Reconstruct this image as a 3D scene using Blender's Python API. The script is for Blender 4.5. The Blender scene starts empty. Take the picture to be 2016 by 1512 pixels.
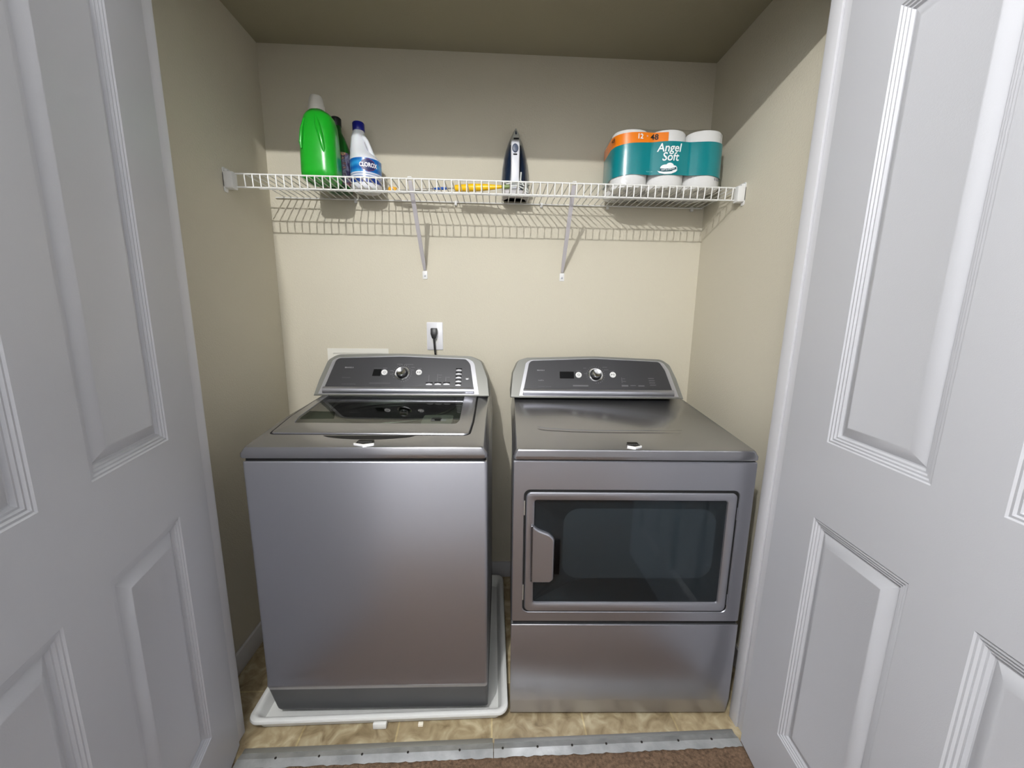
import bpy, bmesh, math, random
from mathutils import Vector, Matrix
S = bpy.context.scene
COL = S.collection
random.seed(4)

# ------------------------------------------------------------------ camera
CAM_H = 1.3512
FPX, PITCH, YAW, ROLL = 765.71, 0.1729, 0.0504, 0.0115
cd = bpy.data.cameras.new('camera'); cam = bpy.data.objects.new('camera', cd); COL.objects.link(cam)
cd.sensor_fit = 'HORIZONTAL'; cd.sensor_width = 36.0; cd.lens = FPX / 2016 * 36.0
cd.clip_start = 0.01; cd.clip_end = 50
fw = Vector((math.sin(YAW) * math.cos(PITCH), math.cos(YAW) * math.cos(PITCH), -math.sin(PITCH)))
rt = Vector((math.cos(YAW), -math.sin(YAW), 0)); up = rt.cross(fw)
rt2 = math.cos(ROLL) * rt + math.sin(ROLL) * up; up2 = -math.sin(ROLL) * rt + math.cos(ROLL) * up
M = Matrix((rt2, up2, -fw)).transposed().to_4x4(); M.translation = Vector((0, 0, CAM_H))
cam.matrix_world = M
S.camera = cam

# ------------------------------------------------------------------ world, lights, exposure
wd = bpy.data.worlds.new('world'); S.world = wd; wd.use_nodes = True
bg = wd.node_tree.nodes['Background']; bg.inputs[0].default_value = (0.90, 0.93, 1.0, 1); bg.inputs[1].default_value = 1.6
try: wd.cycles.sampling_method = 'NONE'
except Exception: pass
ld = bpy.data.lights.new('ceiling_light', 'POINT'); ld.energy = 120; ld.shadow_soft_size = 0.014; ld.color = (1.0, 0.995, 0.99)
lo = bpy.data.objects.new('ceiling_light', ld); COL.objects.link(lo); lo.location = (-0.44, -0.45, 2.55)
S.view_settings.view_transform = 'Standard'
try: S.view_settings.look = 'None'
except Exception: pass
S.view_settings.gamma = 1.0
S.view_settings.use_curve_mapping = False
S.view_settings.exposure = 0.0

# ------------------------------------------------------------------ materials
def lin(c):
    return tuple(((v / 255) / 12.92 if v / 255 <= 0.04045 else ((v / 255 + 0.055) / 1.055) ** 2.4) for v in c) + (1,)
def mat(name, rgb, rough=0.5, metal=0.0, bump=0.0, bscale=200.0, spec=0.5, alpha=None, coat=0.0, trans=0.0, vary=0.0, vscale=6.0, detail=2.0, sss=0.0):
    m = bpy.data.materials.new(name); m.use_nodes = True
    nt = m.node_tree; b = nt.nodes['Principled BSDF']
    b.inputs['Base Color'].default_value = lin(rgb); b.inputs['Roughness'].default_value = rough
    b.inputs['Metallic'].default_value = metal; b.inputs['Specular IOR Level'].default_value = spec
    b.inputs['Coat Weight'].default_value = coat; b.inputs['Coat Roughness'].default_value = 0.08
    b.inputs['Transmission Weight'].default_value = trans
    if sss: b.inputs['Subsurface Weight'].default_value = sss; b.inputs['Subsurface Scale'].default_value = 0.02
    tc = nt.nodes.new('ShaderNodeTexCoord')
    if bump:
        n = nt.nodes.new('ShaderNodeTexNoise'); n.inputs['Scale'].default_value = bscale; n.inputs['Detail'].default_value = detail
        bp = nt.nodes.new('ShaderNodeBump'); bp.inputs['Strength'].default_value = bump; bp.inputs['Distance'].default_value = 0.002
        nt.links.new(tc.outputs['Object'], n.inputs['Vector']); nt.links.new(n.outputs['Fac'], bp.inputs['Height'])
        nt.links.new(bp.outputs['Normal'], b.inputs['Normal'])
    if vary:
        n = nt.nodes.new('ShaderNodeTexNoise'); n.inputs['Scale'].default_value = vscale; n.inputs['Detail'].default_value = 4
        cr = nt.nodes.new('ShaderNodeValToRGB')
        a = lin([max(0, v * (1 - vary)) for v in rgb]); c = lin([min(255, v * (1 + vary)) for v in rgb])
        cr.color_ramp.elements[0].color = a; cr.color_ramp.elements[1].color = c
        cr.color_ramp.elements[0].position = 0.3; cr.color_ramp.elements[1].position = 0.7
        nt.links.new(tc.outputs['Object'], n.inputs['Vector']); nt.links.new(n.outputs['Fac'], cr.inputs['Fac'])
        nt.links.new(cr.outputs['Color'], b.inputs['Base Color'])
    return m
def tinted_glass(name, rgb, rough=0.03, clear=0.5, bump=0.0, bscale=60):
    m = bpy.data.materials.new(name); m.use_nodes = True; nt = m.node_tree; nt.nodes.clear()
    o = nt.nodes.new('ShaderNodeOutputMaterial'); mx = nt.nodes.new('ShaderNodeMixShader')
    tr = nt.nodes.new('ShaderNodeBsdfTransparent'); tr.inputs[0].default_value = lin(rgb)
    gl = nt.nodes.new('ShaderNodeBsdfGlossy'); gl.inputs['Roughness'].default_value = rough; gl.inputs[0].default_value = (1, 1, 1, 1)
    fr = nt.nodes.new('ShaderNodeFresnel'); fr.inputs[0].default_value = clear
    gm = nt.nodes.new('ShaderNodeNewGeometry'); iv = nt.nodes.new('ShaderNodeMath'); iv.operation = 'SUBTRACT'; iv.inputs[0].default_value = 1.0; nt.links.new(gm.outputs['Backfacing'], iv.inputs[1])
    ml = nt.nodes.new('ShaderNodeMath'); ml.operation = 'MULTIPLY'; nt.links.new(fr.outputs[0], ml.inputs[0]); nt.links.new(iv.outputs[0], ml.inputs[1])
    nt.links.new(ml.outputs[0], mx.inputs[0]); nt.links.new(tr.outputs[0], mx.inputs[1]); nt.links.new(gl.outputs[0], mx.inputs[2])
    if bump:
        tc = nt.nodes.new('ShaderNodeTexCoord'); n = nt.nodes.new('ShaderNodeTexNoise'); n.inputs['Scale'].default_value = bscale; n.inputs['Detail'].default_value = 3
        bp = nt.nodes.new('ShaderNodeBump'); bp.inputs['Strength'].default_value = bump; bp.inputs['Distance'].default_value = 0.004
        nt.links.new(tc.outputs['Object'], n.inputs['Vector']); nt.links.new(n.outputs['Fac'], bp.inputs['Height'])
        nt.links.new(bp.outputs[0], gl.inputs['Normal']); nt.links.new(bp.outputs[0], fr.inputs['Normal'])
    nt.links.new(mx.outputs[0], o.inputs[0]); return m

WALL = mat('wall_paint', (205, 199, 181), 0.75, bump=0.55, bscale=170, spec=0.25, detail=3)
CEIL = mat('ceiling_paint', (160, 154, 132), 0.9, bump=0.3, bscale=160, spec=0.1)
HALL = mat('hall_paint', (222, 222, 222), 0.85, spec=0.2)
DOORW = mat('door_paint', (182, 183, 187), 0.42, bump=0.10, bscale=420, spec=0.4)
TRIMW = mat('trim_paint', (200, 200, 203), 0.45, bump=0.05, bscale=300, spec=0.4)
SILVER = mat('silver_enamel', (176, 177, 184), 0.33, metal=0.92, bump=0.05, bscale=900, coat=0.15)
SILVERT = mat('silver_enamel_top', (162, 162, 166), 0.24, metal=0.9, bump=0.03, bscale=900, coat=0.2)  # same enamel as SILVER, toned darker for the dim reflection on the tops
EDGE = mat('bright_silver', (190, 190, 194), 0.28, metal=0.7)
GREYP = mat('grey_plastic', (120, 120, 116), 0.4, metal=0.3)
FASCIA = mat('charcoal_fascia', (62, 62, 64), 0.30, metal=0.25, coat=0.1)
BLACK = mat('black_gloss', (3, 3, 4), 0.35, spec=0.15)
CONS = mat('console_shell', (128, 128, 122), 0.35, metal=0.35)
GAP = mat('seam_black', (8, 8, 8), 0.7)
CHROME = mat('chrome', (215, 215, 215), 0.10, metal=1.0)
PRINT = mat('pale_print', (150, 150, 152), 0.6)
PRINT2 = mat('faint_print', (98, 98, 100), 0.6)
WHITEP = mat('white_plastic', (222, 222, 220), 0.38)
WIREW = mat('white_vinyl_wire', (226, 226, 222), 0.35)
PANW = mat('pan_plastic', (226, 227, 224), 0.5, bump=0.25, bscale=350)
GLASSL = tinted_glass('lid_glass', (205, 210, 205), 0.03, 1.5)
GLASSD = tinted_glass('door_glass', (196, 204, 208), 0.05, 1.5)
STEEL = mat('stainless', (185, 186, 184), 0.25, metal=1.0)
TUBP = mat('tub_ring_plastic', (96, 98, 90), 0.5)

def floor_mat():
    m = mat('vinyl_stone_tile', (170, 155, 125), 0.35, spec=0.4); nt = m.node_tree; b = nt.nodes['Principled BSDF']
    tc = nt.nodes.new('ShaderNodeTexCoord')
    mp = nt.nodes.new('ShaderNodeMapping'); mp.inputs['Rotation'].default_value = (0, 0, 0.0); nt.links.new(tc.outputs['Object'], mp.inputs['Vector'])
    n = nt.nodes.new('ShaderNodeTexNoise'); n.inputs['Scale'].default_value = 17; n.inputs['Detail'].default_value = 8; n.inputs['Distortion'].default_value = 0.9
    cr = nt.nodes.new('ShaderNodeValToRGB'); e = cr.color_ramp.elements
    e[0].position = 0.3; e[0].color = lin((128, 112, 84)); e[1].position = 0.72; e[1].color = lin((206, 196, 166))
    k = e.new(0.5); k.color = lin((170, 155, 124))
    br = nt.nodes.new('ShaderNodeTexBrick'); br.offset = 0.5; br.inputs['Scale'].default_value = 1.0
    br.inputs['Brick Width'].default_value = 0.31; br.inputs['Row Height'].default_value = 0.31; br.inputs['Mortar Size'].default_value = 0.003
    br.inputs['Color1'].default_value = (0.78, 0.76, 0.74, 1); br.inputs['Color2'].default_value = (1.1, 1.08, 1.05, 1); br.inputs['Mortar'].default_value = (1.15, 1.13, 1.0, 1)
    mx = nt.nodes.new('ShaderNodeMix'); mx.data_type = 'RGBA'; mx.blend_type = 'MULTIPLY'; mx.inputs['Factor'].default_value = 1.0
    nt.links.new(mp.outputs[0], n.inputs['Vector']); nt.links.new(mp.outputs[0], br.inputs['Vector'])
    nt.links.new(n.outputs['Fac'], cr.inputs['Fac']); nt.links.new(cr.outputs['Color'], mx.inputs['A']); nt.links.new(br.outputs['Color'], mx.inputs['B'])
    nt.links.new(mx.outputs['Result'], b.inputs['Base Color']); return m
VINYL = floor_mat()
CARPET = mat('brown_carpet', (104, 86, 70), 0.95, bump=1.0, bscale=420, spec=0.05, vary=0.2, vscale=120)
def strip_mat():
    m = mat('threshold_metal', (176, 178, 176), 0.42, metal=0.55, bump=0.3, bscale=90, vary=0.10, vscale=18); return m
STRIP = strip_mat()

# ------------------------------------------------------------------ mesh helpers
def mesh_obj(name, verts, faces, m, parent=None, smooth=35, bevel=0.0, seg=2, recalc=True):
    me = bpy.data.meshes.new(name)
    bm = bmesh.new()
    vs = [bm.verts.new(v) for v in verts]
    for f in faces:
        try: bm.faces.new([vs[i] for i in f])
        except ValueError: pass
    bmesh.ops.remove_doubles(bm, verts=bm.verts, dist=1e-6)
    if recalc: bmesh.ops.recalc_face_normals(bm, faces=bm.faces)
    if bevel:
        ed = [e for e in bm.edges if len(e.link_faces) == 2 and e.calc_face_angle(0) > math.radians(30)]
        bmesh.ops.bevel(bm, geom=ed, offset=bevel, segments=seg, profile=0.5, affect='EDGES', clamp_overlap=True)
    for f in bm.faces: f.smooth = bool(smooth)
    bm.to_mesh(me); bm.free()
    if smooth: me.set_sharp_from_angle(angle=math.radians(smooth))
    me.materials.append(m)
    o = bpy.data.objects.new(name, me); COL.objects.link(o)
    if parent: o.parent = parent
    return o
class MB:
    def __init__(s): s.v = []; s.f = []
    def add(s, v, f):
        k = len(s.v); s.v += [tuple(p) for p in v]; s.f += [[i + k for i in q] for q in f]; return s
    def box(s, x0, x1, y0, y1, z0, z1):
        v = [(x, y, z) for z in (z0, z1) for y in (y0, y1) for x in (x0, x1)]
        return s.add(v, [(0, 2, 3, 1), (4, 5, 7, 6), (0, 1, 5, 4), (2, 6, 7, 3), (0, 4, 6, 2), (1, 3, 7, 5)])
    def loft(s, loops, cap0=True, cap1=True, closed=True):
        n = len(loops[0]); v = [p for l in loops for p in l]; f = []
        for a in range(len(loops) - 1):
            for i in range(n if closed else n - 1):
                j = (i + 1) % n
                f.append((a * n + i, a * n + j, (a + 1) * n + j, (a + 1) * n + i))
        if cap0: f.append(tuple(reversed(range(n))))
        if cap1: f.append(tuple((len(loops) - 1) * n + i for i in range(n)))
        return s.add(v, f)
    def tube(s, pts, r, n=8, closed=False):
        pts = [Vector(p) for p in pts]; rs = r if isinstance(r, (list, tuple)) else [r] * len(pts)
        loops = []; prev = None
        for i, p in enumerate(pts):
            if closed: t = pts[(i + 1) % len(pts)] - pts[i - 1]
            else: t = pts[min(i + 1, len(pts) - 1)] - pts[max(i - 1, 0)]
            t.normalize()
            a = prev - t * prev.dot(t) if prev is not None else (Vector((0, 0, 1)) if abs(t.z) < 0.9 else Vector((1, 0, 0)))
            a = (a - t * a.dot(t)).normalized(); b = t.cross(a); prev = a
            loops.append([p + (a * math.cos(2 * math.pi * k / n) + b * math.sin(2 * math.pi * k / n)) * rs[i] for k in range(n)])
        if closed: loops.append(loops[0])
        return s.loft(loops, not closed, not closed)
    def lathe(s, prof, n=32, axis=None):
        ax = axis or (lambda x, y, z: (x, y, z))
        loops = [[ax(r * math.cos(2 * math.pi * k / n), r * math.sin(2 * math.pi * k / n), z) for k in range(n)] for r, z in prof]
        return s.loft(loops)
    def obj(s, name, m, parent=None, **k): return mesh_obj(name, s.v, s.f, m, parent, **k)
def rpoly(pts, radii, n=6):
    out = []; N = len(pts)
    if not isinstance(radii, (list, tuple)): radii = [radii] * N
    for i in range(N):
        p = Vector(pts[i]).to_2d() if len(pts[i]) > 2 else Vector(pts[i]); a = Vector(pts[i - 1]); b = Vector(pts[(i + 1) % N]); r = radii[i]
        da = (a - p).normalized(); db = (b - p).normalized()
        ang = da.angle(db); d = r / math.tan(ang / 2) if r > 0 else 0
        d = min(d, (a - p).length * 0.49, (b - p).length * 0.49); rr = d * math.tan(ang / 2)
        P0 = p + da * d; P1 = p + db * d
        if rr < 1e-7: out += [tuple(p)] * (n + 1); continue
        c = p + (da + db).normalized() * (rr / math.sin(ang / 2))
        a0 = math.atan2(P0.y - c.y, P0.x - c.x); a1 = math.atan2(P1.y - c.y, P1.x - c.x); dd = a1 - a0
        while dd > math.pi: dd -= 2 * math.pi
        while dd < -math.pi: dd += 2 * math.pi
        out += [(c.x + rr * math.cos(a0 + dd * k / n), c.y + rr * math.sin(a0 + dd * k / n)) for k in range(n + 1)]
    return out
def rrect(x0, x1, y0, y1, r, n=6): return rpoly([(x0, y0), (x1, y0), (x1, y1), (x0, y1)], r, n)
def inset(poly, d):
    out = []; N = len(poly)
    area = sum(poly[i][0] * poly[(i + 1) % N][1] - poly[(i + 1) % N][0] * poly[i][1] for i in range(N)); sg = 1 if area > 0 else -1
    for i in range(N):
        p = Vector(poly[i]); u = 1
        while u < N - 1 and (p - Vector(poly[i - u])).length < 1e-7: u += 1
        v = 1
        while v < N - 1 and (Vector(poly[(i + v) % N]) - p).length < 1e-7: v += 1
        a = p - Vector(poly[i - u]); b = Vector(poly[(i + v) % N]) - p
        t = (a.normalized() + b.normalized())
        if t.length < 1e-9: t = a
        t.normalize(); nn = Vector((-t.y, t.x)) * sg
        c_ = a.normalized().dot(t); out.append(tuple(p + nn * (d / max(c_, .5))))
    return out
def empty(name, loc, rz=0.0, **props):
    o = bpy.data.objects.new(name, None); COL.objects.link(o); o.location = loc; o.rotation_euler = (0, 0, rz); o.empty_display_size = 0.05
    for k, v in props.items(): o[k] = v
    return o
def tag(o, label=None, category=None, group=None, kind=None):
    for k, v in (('label', label), ('category', category), ('group', group), ('kind', kind)):
        if v: o[k] = v
    return o
def structure(name, mb, m, **k): return tag(mb.obj(name, m, **k), kind='structure')
def text_mesh(body, size, bold=0.0, align='LEFT', space=1.0, extr=0.0):
    cu = bpy.data.curves.new('txt', 'FONT'); cu.body = body; cu.size = size; cu.align_x = align; cu.offset = bold; cu.space_character = space; cu.extrude = extr
    cu.resolution_u = 3
    o = bpy.data.objects.new('txt', cu); COL.objects.link(o)
    dg = bpy.context.evaluated_depsgraph_get(); me = bpy.data.meshes.new_from_object(o.evaluated_get(dg))
    v = [tuple(p.co) for p in me.vertices]; f = [tuple(p.vertices) for p in me.polygons]
    bpy.data.objects.remove(o); bpy.data.curves.remove(cu); bpy.data.meshes.remove(me)
    return v, f
def text_on(name, body, size, fn, m, parent, **k):
    v, f = text_mesh(body, size, **k)
    return mesh_obj(name, [fn(x, y) for x, y, z in v], f, m, parent, smooth=0, recalc=False)

# ------------------------------------------------------------------ room shell
YB, XL, XR, ZC = 1.8492, -0.9663, 0.9637, 2.437
structure('wall_back', MB().box(XL - .1, XR + .1, YB, YB + .1, -.02, ZC + .05), WALL)
structure('wall_left', MB().box(XL - .1, XL, 1.10, YB, -.02, ZC + .05), WALL)
structure('wall_right', MB().box(XR, XR + .1, 1.10, YB, -.02, ZC + .05), WALL)
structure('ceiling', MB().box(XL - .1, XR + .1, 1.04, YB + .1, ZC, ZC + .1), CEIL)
ZH = 2.74
structure('ceiling_hall', MB().box(-2.3, 2.3, -1.25, 1.0, ZH, ZH + .1), HALL)
structure('floor', MB().box(XL - .1, XR + .1, 1.004, YB + .1, -.05, 0), VINYL)
structure('floor_hall', MB().box(-2.3, 2.3, -1.25, 1.004, -.05, 0.004), CARPET)
structure('wall_front_left', MB().box(-2.3, -0.857, 1.0, 1.10, 0.0, ZH), HALL)
structure('wall_front_right', MB().box(0.877, 2.3, 1.0, 1.10, 0.0, ZH), HALL)
structure('wall_front_header', MB().box(-0.857, 0.877, 1.0, 1.10, 2.240, ZH), HALL)
structure('wall_hall', MB().box(-2.3, 2.3, -1.25, -1.15, 0, ZH), HALL)
for nm, a in (('baseboard_back', (XL, XR, YB - .012, YB, 0, .085)), ('baseboard_left', (XL, XL + .012, 1.10, YB - .012, 0, .085)), ('baseboard_right', (XR - .012, XR, 1.10, YB - .012, 0, .085))):
    structure(nm, MB().box(*a), TRIMW, bevel=0.003)
LEAN = 0.0135
def leanbox(x0, x1, y0, y1, z0, z1):
    mb = MB().box(x0, x1, y0, y1, z0, z1); mb.v = [(x + LEAN * z, y, z) for x, y, z in mb.v]; return mb
structure('trim_1', MB().box(-0.857, -0.806, 1.058, 1.10, 0, 2.240), TRIMW, bevel=0.002)
structure('trim_2', leanbox(0.826, 0.876, 1.0, 1.10, 0, 2.240), TRIMW, bevel=0.002)
structure('trim_3', leanbox(0.818, 0.826, 1.050, 1.088, 0, 2.240), TRIMW, bevel=0.0015)
structure('trim_4', MB().box(-0.806, 0.84, 1.0, 1.10, 2.222, 2.240), TRIMW, bevel=0.002)

# threshold strip with nails, in two lengths
th = empty('threshold_strip', (0, 1.02, 0), label='grey metal threshold strip with nail heads between vinyl tile and brown carpet', category='threshold')
def jag(x0, x1, n, y0, y1, z, rag=0.0):
    v = []; f = []
    for i in range(n + 1):
        x = x0 + (x1 - x0) * i / n
        v += [(x, y0 + random.uniform(-rag, rag), z), (x, (y0 + y1) / 2, z + 0.002), (x, y1, 0.001)]
    for i in range(n):
        a = i * 3; f += [(a, a + 3, a + 4, a + 1), (a + 1, a + 4, a + 5, a + 2)]
    return MB().add(v, f)
jag(-.775, .005, 70, .984 - 1.02, .013, .0085, .0022).obj('metal_strip', STRIP, th, smooth=0)
jag(.007, .800, 70, .984 - 1.02, .012, .0088, .0022).obj('metal_strip', STRIP, th, smooth=0)
mb = MB().box(-.775, .003, .011, .026, 0, .003); mb.obj('strip_flange', mat('flange_grey', (128, 126, 118), .5, metal=.3), th, bevel=.0008)
MB().box(.009, .800, .011, .023, 0, .003).obj('strip_flange', mat('flange_grey2', (132, 132, 130), .5, metal=.4), th, bevel=.0008)
NAILM = mat('nail_dark', (50, 46, 42), .5, metal=.6)
for x in (-.66, -.53, -.40, -.26, -.10, .035, .145, .255, .365, .48, .60, .71): MB().lathe([(0.0001, .0100), (.0032, .0108), (.0036, .0125), (.002, .0133), (.0001, .0134)], 10, lambda a, b, z, x=x: (x + a, -.012 + b, z)).obj('nail_head', NAILM, th)

# ------------------------------------------------------------------ doors (four-panel, moulded)
def make_door(name, hinge, ang, side, lean, label, zoff=0.0):
    # local x: along the door from the hinge, local y: +face is at y=0 pointing to -y*side
    W_, T, Z0, Z1 = .835, .035, .015, 2.200
    cols = [(.142, .388), (.497, .740)]; rows = [(.22, .868), (1.062, 1.972)]
    prof = [(0, 0), (.0025, -.0026), (.0065, -.0018), (.009, -.0052), (.013, -.0042), (.0155, -.0078), (.0195, -.0070), (.0225, -.0122), (.025, -.0125), (.048, -.0010), (.050, -.0006), (.052, -.0010)]
    def face(sgn):
        mb = MB(); xs = [0, cols[0][0], cols[0][1], cols[1][0], cols[1][1], W_]; zs = [Z0, rows[0][0], rows[0][1], rows[1][0], rows[1][1], Z1]
        y0 = 0 if sgn > 0 else T
        for i in range(5):
            for j in range(5):
                if i in (1, 3) and j in (1, 3):
                    loops = []
                    for d, h in prof:
                        y = y0 - h * sgn
                        loops.append([(xs[i] + d, y, zs[j] + d), (xs[i + 1] - d, y, zs[j] + d), (xs[i + 1] - d, y, zs[j + 1] - d), (xs[i] + d, y, zs[j + 1] - d)])
                    mb.loft(loops, False, True)
                else:
                    mb.add([(xs[i], y0, zs[j]), (xs[i + 1], y0, zs[j]), (xs[i + 1], y0, zs[j + 1]), (xs[i], y0, zs[j + 1])], [(0, 1, 2, 3)])
        return mb
    mb = face(1); b = face(-1); mb.add(b.v, b.f)
    mb.add([(0, 0, Z0), (W_, 0, Z0), (W_, 0, Z1), (0, 0, Z1), (0, T, Z0), (W_, T, Z0), (W_, T, Z1), (0, T, Z1)], [(0, 1, 5, 4), (1, 2, 6, 5), (2, 3, 7, 6), (3, 0, 4, 7)])
    mb.v = [(x, y * side, z + zoff) for x, y, z in mb.v]
    o = mb.obj(name, DOORW, smooth=25)
    o.location = (hinge[0], hinge[1], 0)
    a = math.radians(ang)
    d = Vector((-math.sin(a), -math.cos(a), 0)); yv = Vector((0, 0, 1)).cross(d)
    R_ = Matrix((d, yv, Vector((0, 0, 1)))).transposed().to_4x4()
    if lean: R_ = Matrix.Rotation(lean, 4, 'Y') @ R_
    o.matrix_world = Matrix.Translation((hinge[0], hinge[1], 0)) @ R_
    tag(o, kind='structure'); return o
# left door: its panelled face looks towards +x ; thickness goes away from the camera side
make_door('door_1', (-0.794, 1.052), -14.0, -1, 0, 'white', -0.006)
make_door('door_2', (0.8000, 0.9985), 5.5, 1, LEAN, 'white')

# ------------------------------------------------------------------ console shared by both machines
class Face:
    def __init__(s, d0, z0, d1, z1):
        L = math.hypot(d1 - d0, z1 - z0); s.d0 = d0; s.z0 = z0; s.t = ((d1 - d0) / L, (z1 - z0) / L); s.n = (-s.t[1], s.t[0])
    def __call__(s, x, t, h=0.0): return (x, s.d0 + s.t[0] * t + s.n[0] * h, s.z0 + s.t[1] * t + s.n[1] * h)
def make_console(root, F, body, fasc, back, deckz, knob, knob_r):
    b = rpoly(body, [0, .02, .03, .05, .5, .05, .03, .02, 0], 5)
    fr = [F(x, t) for x, t in b]; mid = [F(x, t, -.004) for x, t in inset(b, -.0025)]
    bk = []
    for x, y, z in mid: bk.append((x + (0.345 - x) * -0.005, back, max(z - (0.012 if z > deckz + .05 else 0), deckz - .01)))
    MB().loft([fr, mid, bk]).obj('console', CONS, root, smooth=40)
    f0 = rpoly(fasc, [0, .022, .5, .02, .04, 0], 6)
    outer = [(x, t) for x, t in inset(f0, -.0035)]
    # wider pale strips at both sides
    cx = sum(p[0] for p in f0) / len(f0)
    wide = []
    for (x, t), (ox, ot) in zip(f0, outer):
        side = 1 if x > .5 else (-1 if x < .12 else 0)
        wide.append((ox + side * (.0135 if side > 0 else .010) * min(1, max(0, (.165 - t) / .02)), min(ot, t + .004) if t < .03 else ot))
    wide = [(x, min(t, .172)) for x, t in wide]
    MB().loft([[F(x, t, .0004) for x, t in wide], [F(x, t, .003) for x, t in wide], [F(x, t, .003) for x, t in f0], [F(x, t, .0004) for x, t in f0]], False, False).obj('side_trim', EDGE, root, smooth=30)
    MB().loft([[F(x, t, 0.0) for x, t in inset(f0, .0006)], [F(x, t, .0026) for x, t in inset(f0, .0006)]], False, True).obj('fascia', FASCIA, root, smooth=30)
    # rolled lower lip
    x0, x1 = f0[0][0] + .002, f0[-1][0] - .002
    lp = []
    for x in (x0 + .001, x1 - .001):
        lp.append([F(x, .0155 + .0145 * math.cos(a), .002 + .0125 * math.sin(a)) for a in [math.pi * 2 * k / 20 for k in range(20)]])
    MB().loft(lp).obj('lower_lip', SILVER, root, smooth=40)
    # dial
    kx, kt = knob
    ax = lambda a, c, z: F(kx + a, kt + c, .0026 + z)
    base = MB().lathe([(knob_r, 0), (knob_r, .003), (knob_r - .003, .0055), (knob_r - .0065, .0050), (knob_r - .0066, .001)], 40, ax).obj('dial_ring', CHROME, root)
    MB().lathe([(knob_r - .007, 0.001), (knob_r - .007, .004), (knob_r - .009, .012), (.0001, .0125)], 32, ax).obj('dial_well', BLACK, root)
    k = MB().lathe([(knob_r - .011, .010), (knob_r - .0115, .021), (knob_r - .014, .0245), (knob_r - .020, .0225), (.0001, .0215)], 40, ax).obj('dial', CHROME, root)
    # printed ring of ticks
    tk = MB()
    for i in range(22):
        a = math.radians(-60 + 300 * i / 21 * 1.0 - 30)
        if abs(math.cos(a)) > .93 and math.cos(a) < 0 and False: continue
        r0, r1 = knob_r + .006, knob_r + .0085
        c, s_ = math.cos(a), math.sin(a)
        tk.add([F(kx + c * r0 - s_ * .0006, kt + s_ * r0 + c * .0006, .003), F(kx + c * r1 - s_ * .0006, kt + s_ * r1 + c * .0006, .003), F(kx + c * r1 + s_ * .0006, kt + s_ * r1 - c * .0006, .003), F(kx + c * r0 + s_ * .0006, kt + s_ * r0 - c * .0006, .003)], [(0, 1, 2, 3)])
    tk.obj('dial_ticks', PRINT, root, smooth=0)
def round_button(root, F, x, t, r, sym):
    o = MB().lathe([(r, 0), (r, .003), (r * .88, .0045), (r * .8, .0042), (.0001, .0038)], 24, lambda a, c, z: F(x + a, t + c, .0026 + z)).obj('push_button', WHITEP, root)
    mb = MB()
    if sym == 'power':
        mb.loft([[F(x + q * math.cos(a), t + q * math.sin(a), .0068) for a in [math.radians(120 + 300 * k / 14) for k in range(15)]] for q in (r * .28, r * .42)], False, False, False)
        mb.add([F(x - .0006, t + .001, .0068), F(x + .0006, t + .001, .0068), F(x + .0006, t + r * .5, .0068), F(x - .0006, t + r * .5, .0068)], [(0, 1, 2, 3)])
    else:
        mb.add([F(x - r * .55, t - r * .3, .0068), F(x - r * .05, t, .0068), F(x - r * .55, t + r * .3, .0068)], [(0, 1, 2)])
        for q in (.1, .35): mb.add([F(x + r * q, t - r * .3, .0068), F(x + r * (q + .15), t - r * .3, .0068), F(x + r * (q + .15), t + r * .3, .0068), F(x + r * q, t + r * .3, .0068)], [(0, 1, 2, 3)])
    mb.obj('button_symbol', PRINT2, o, smooth=0)
def label_bars(root, F, rects, m=None):
    mb = MB()
    for x0, x1, t0, t1 in rects: mb.add([F(x0, t0, .0031), F(x1, t0, .0031), F(x1, t1, .0031), F(x0, t1, .0031)], [(0, 1, 2, 3)])
    mb.obj('printed_marks', m or PRINT2, root, smooth=0)
def badge(root, pl, x0, x1, y0, y1):
    xm = (x0 + x1) / 2
    bl = MB().loft([[pl(x, y, h) for x, y in rpoly([(x0, y0 + .011), (xm, y0 + .006), (x1, y0 + .011), (x1 - .003, y1), (x0 + .003, y1)], [0, 0, .001, .004, .004], 3)] for h in (0, .003)], False, True).obj('badge', BLACK, root)
    ch = [(x0 - .003, y0 + .010), (xm, y0), (x1 + .003, y0 + .010), (x1 + .003, y0 + .014), (xm, y0 + .006), (x0 - .003, y0 + .014)]
    MB().loft([[pl(x, y, h) for x, y in ch] for h in (0, .0045)], False, True).obj('badge_chevron', mat('badge_silver', (245, 245, 245), .3, metal=.3), bl)
    text_on('badge_lettering', 'MAYTAG', .0098, lambda a, c: pl(xm + a, y0 + .0185 + c, .0035), PRINT2, bl, align='CENTER', bold=.0003)

# ------------------------------------------------------------------ washer
wa = empty('washing_machine', (-0.7225, 1.0944, 0.0), -0.0202, label='silver top-load washing machine with a glass lid, standing in a white tray', category='washing machine')
WW = .708
prof = [(.0, .9335), (0, .21), (-.0006, .196), (-.0022, .187), (-.0036, .181), (-.0034, .176), (-.0008, .170), (.003, .160), (.036, .050), (.046, .034), (.056, .026), (.69, .026), (.69, .9335)]
def cab(prof, x0, x1): return MB().loft([[(x0, d, z) for d, z in prof], [(x1, d, z) for d, z in prof]])
cl_ = [[(x, d_, z) for x, d_ in rrect(.004, WW, d, .69, .010, 5)] for d, z in reversed(prof[1:8])] + [[(x, d_, z) for x, d_ in rrect(.004 + i_, WW - i_, i_, .69 - i_, .010, 5)] for z, i_ in ((.9275, 0), (.9305, .0012), (.9325, .0042))]
MB().loft(cl_, False, False).obj('cabinet', SILVER, wa, smooth=35)
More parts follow.
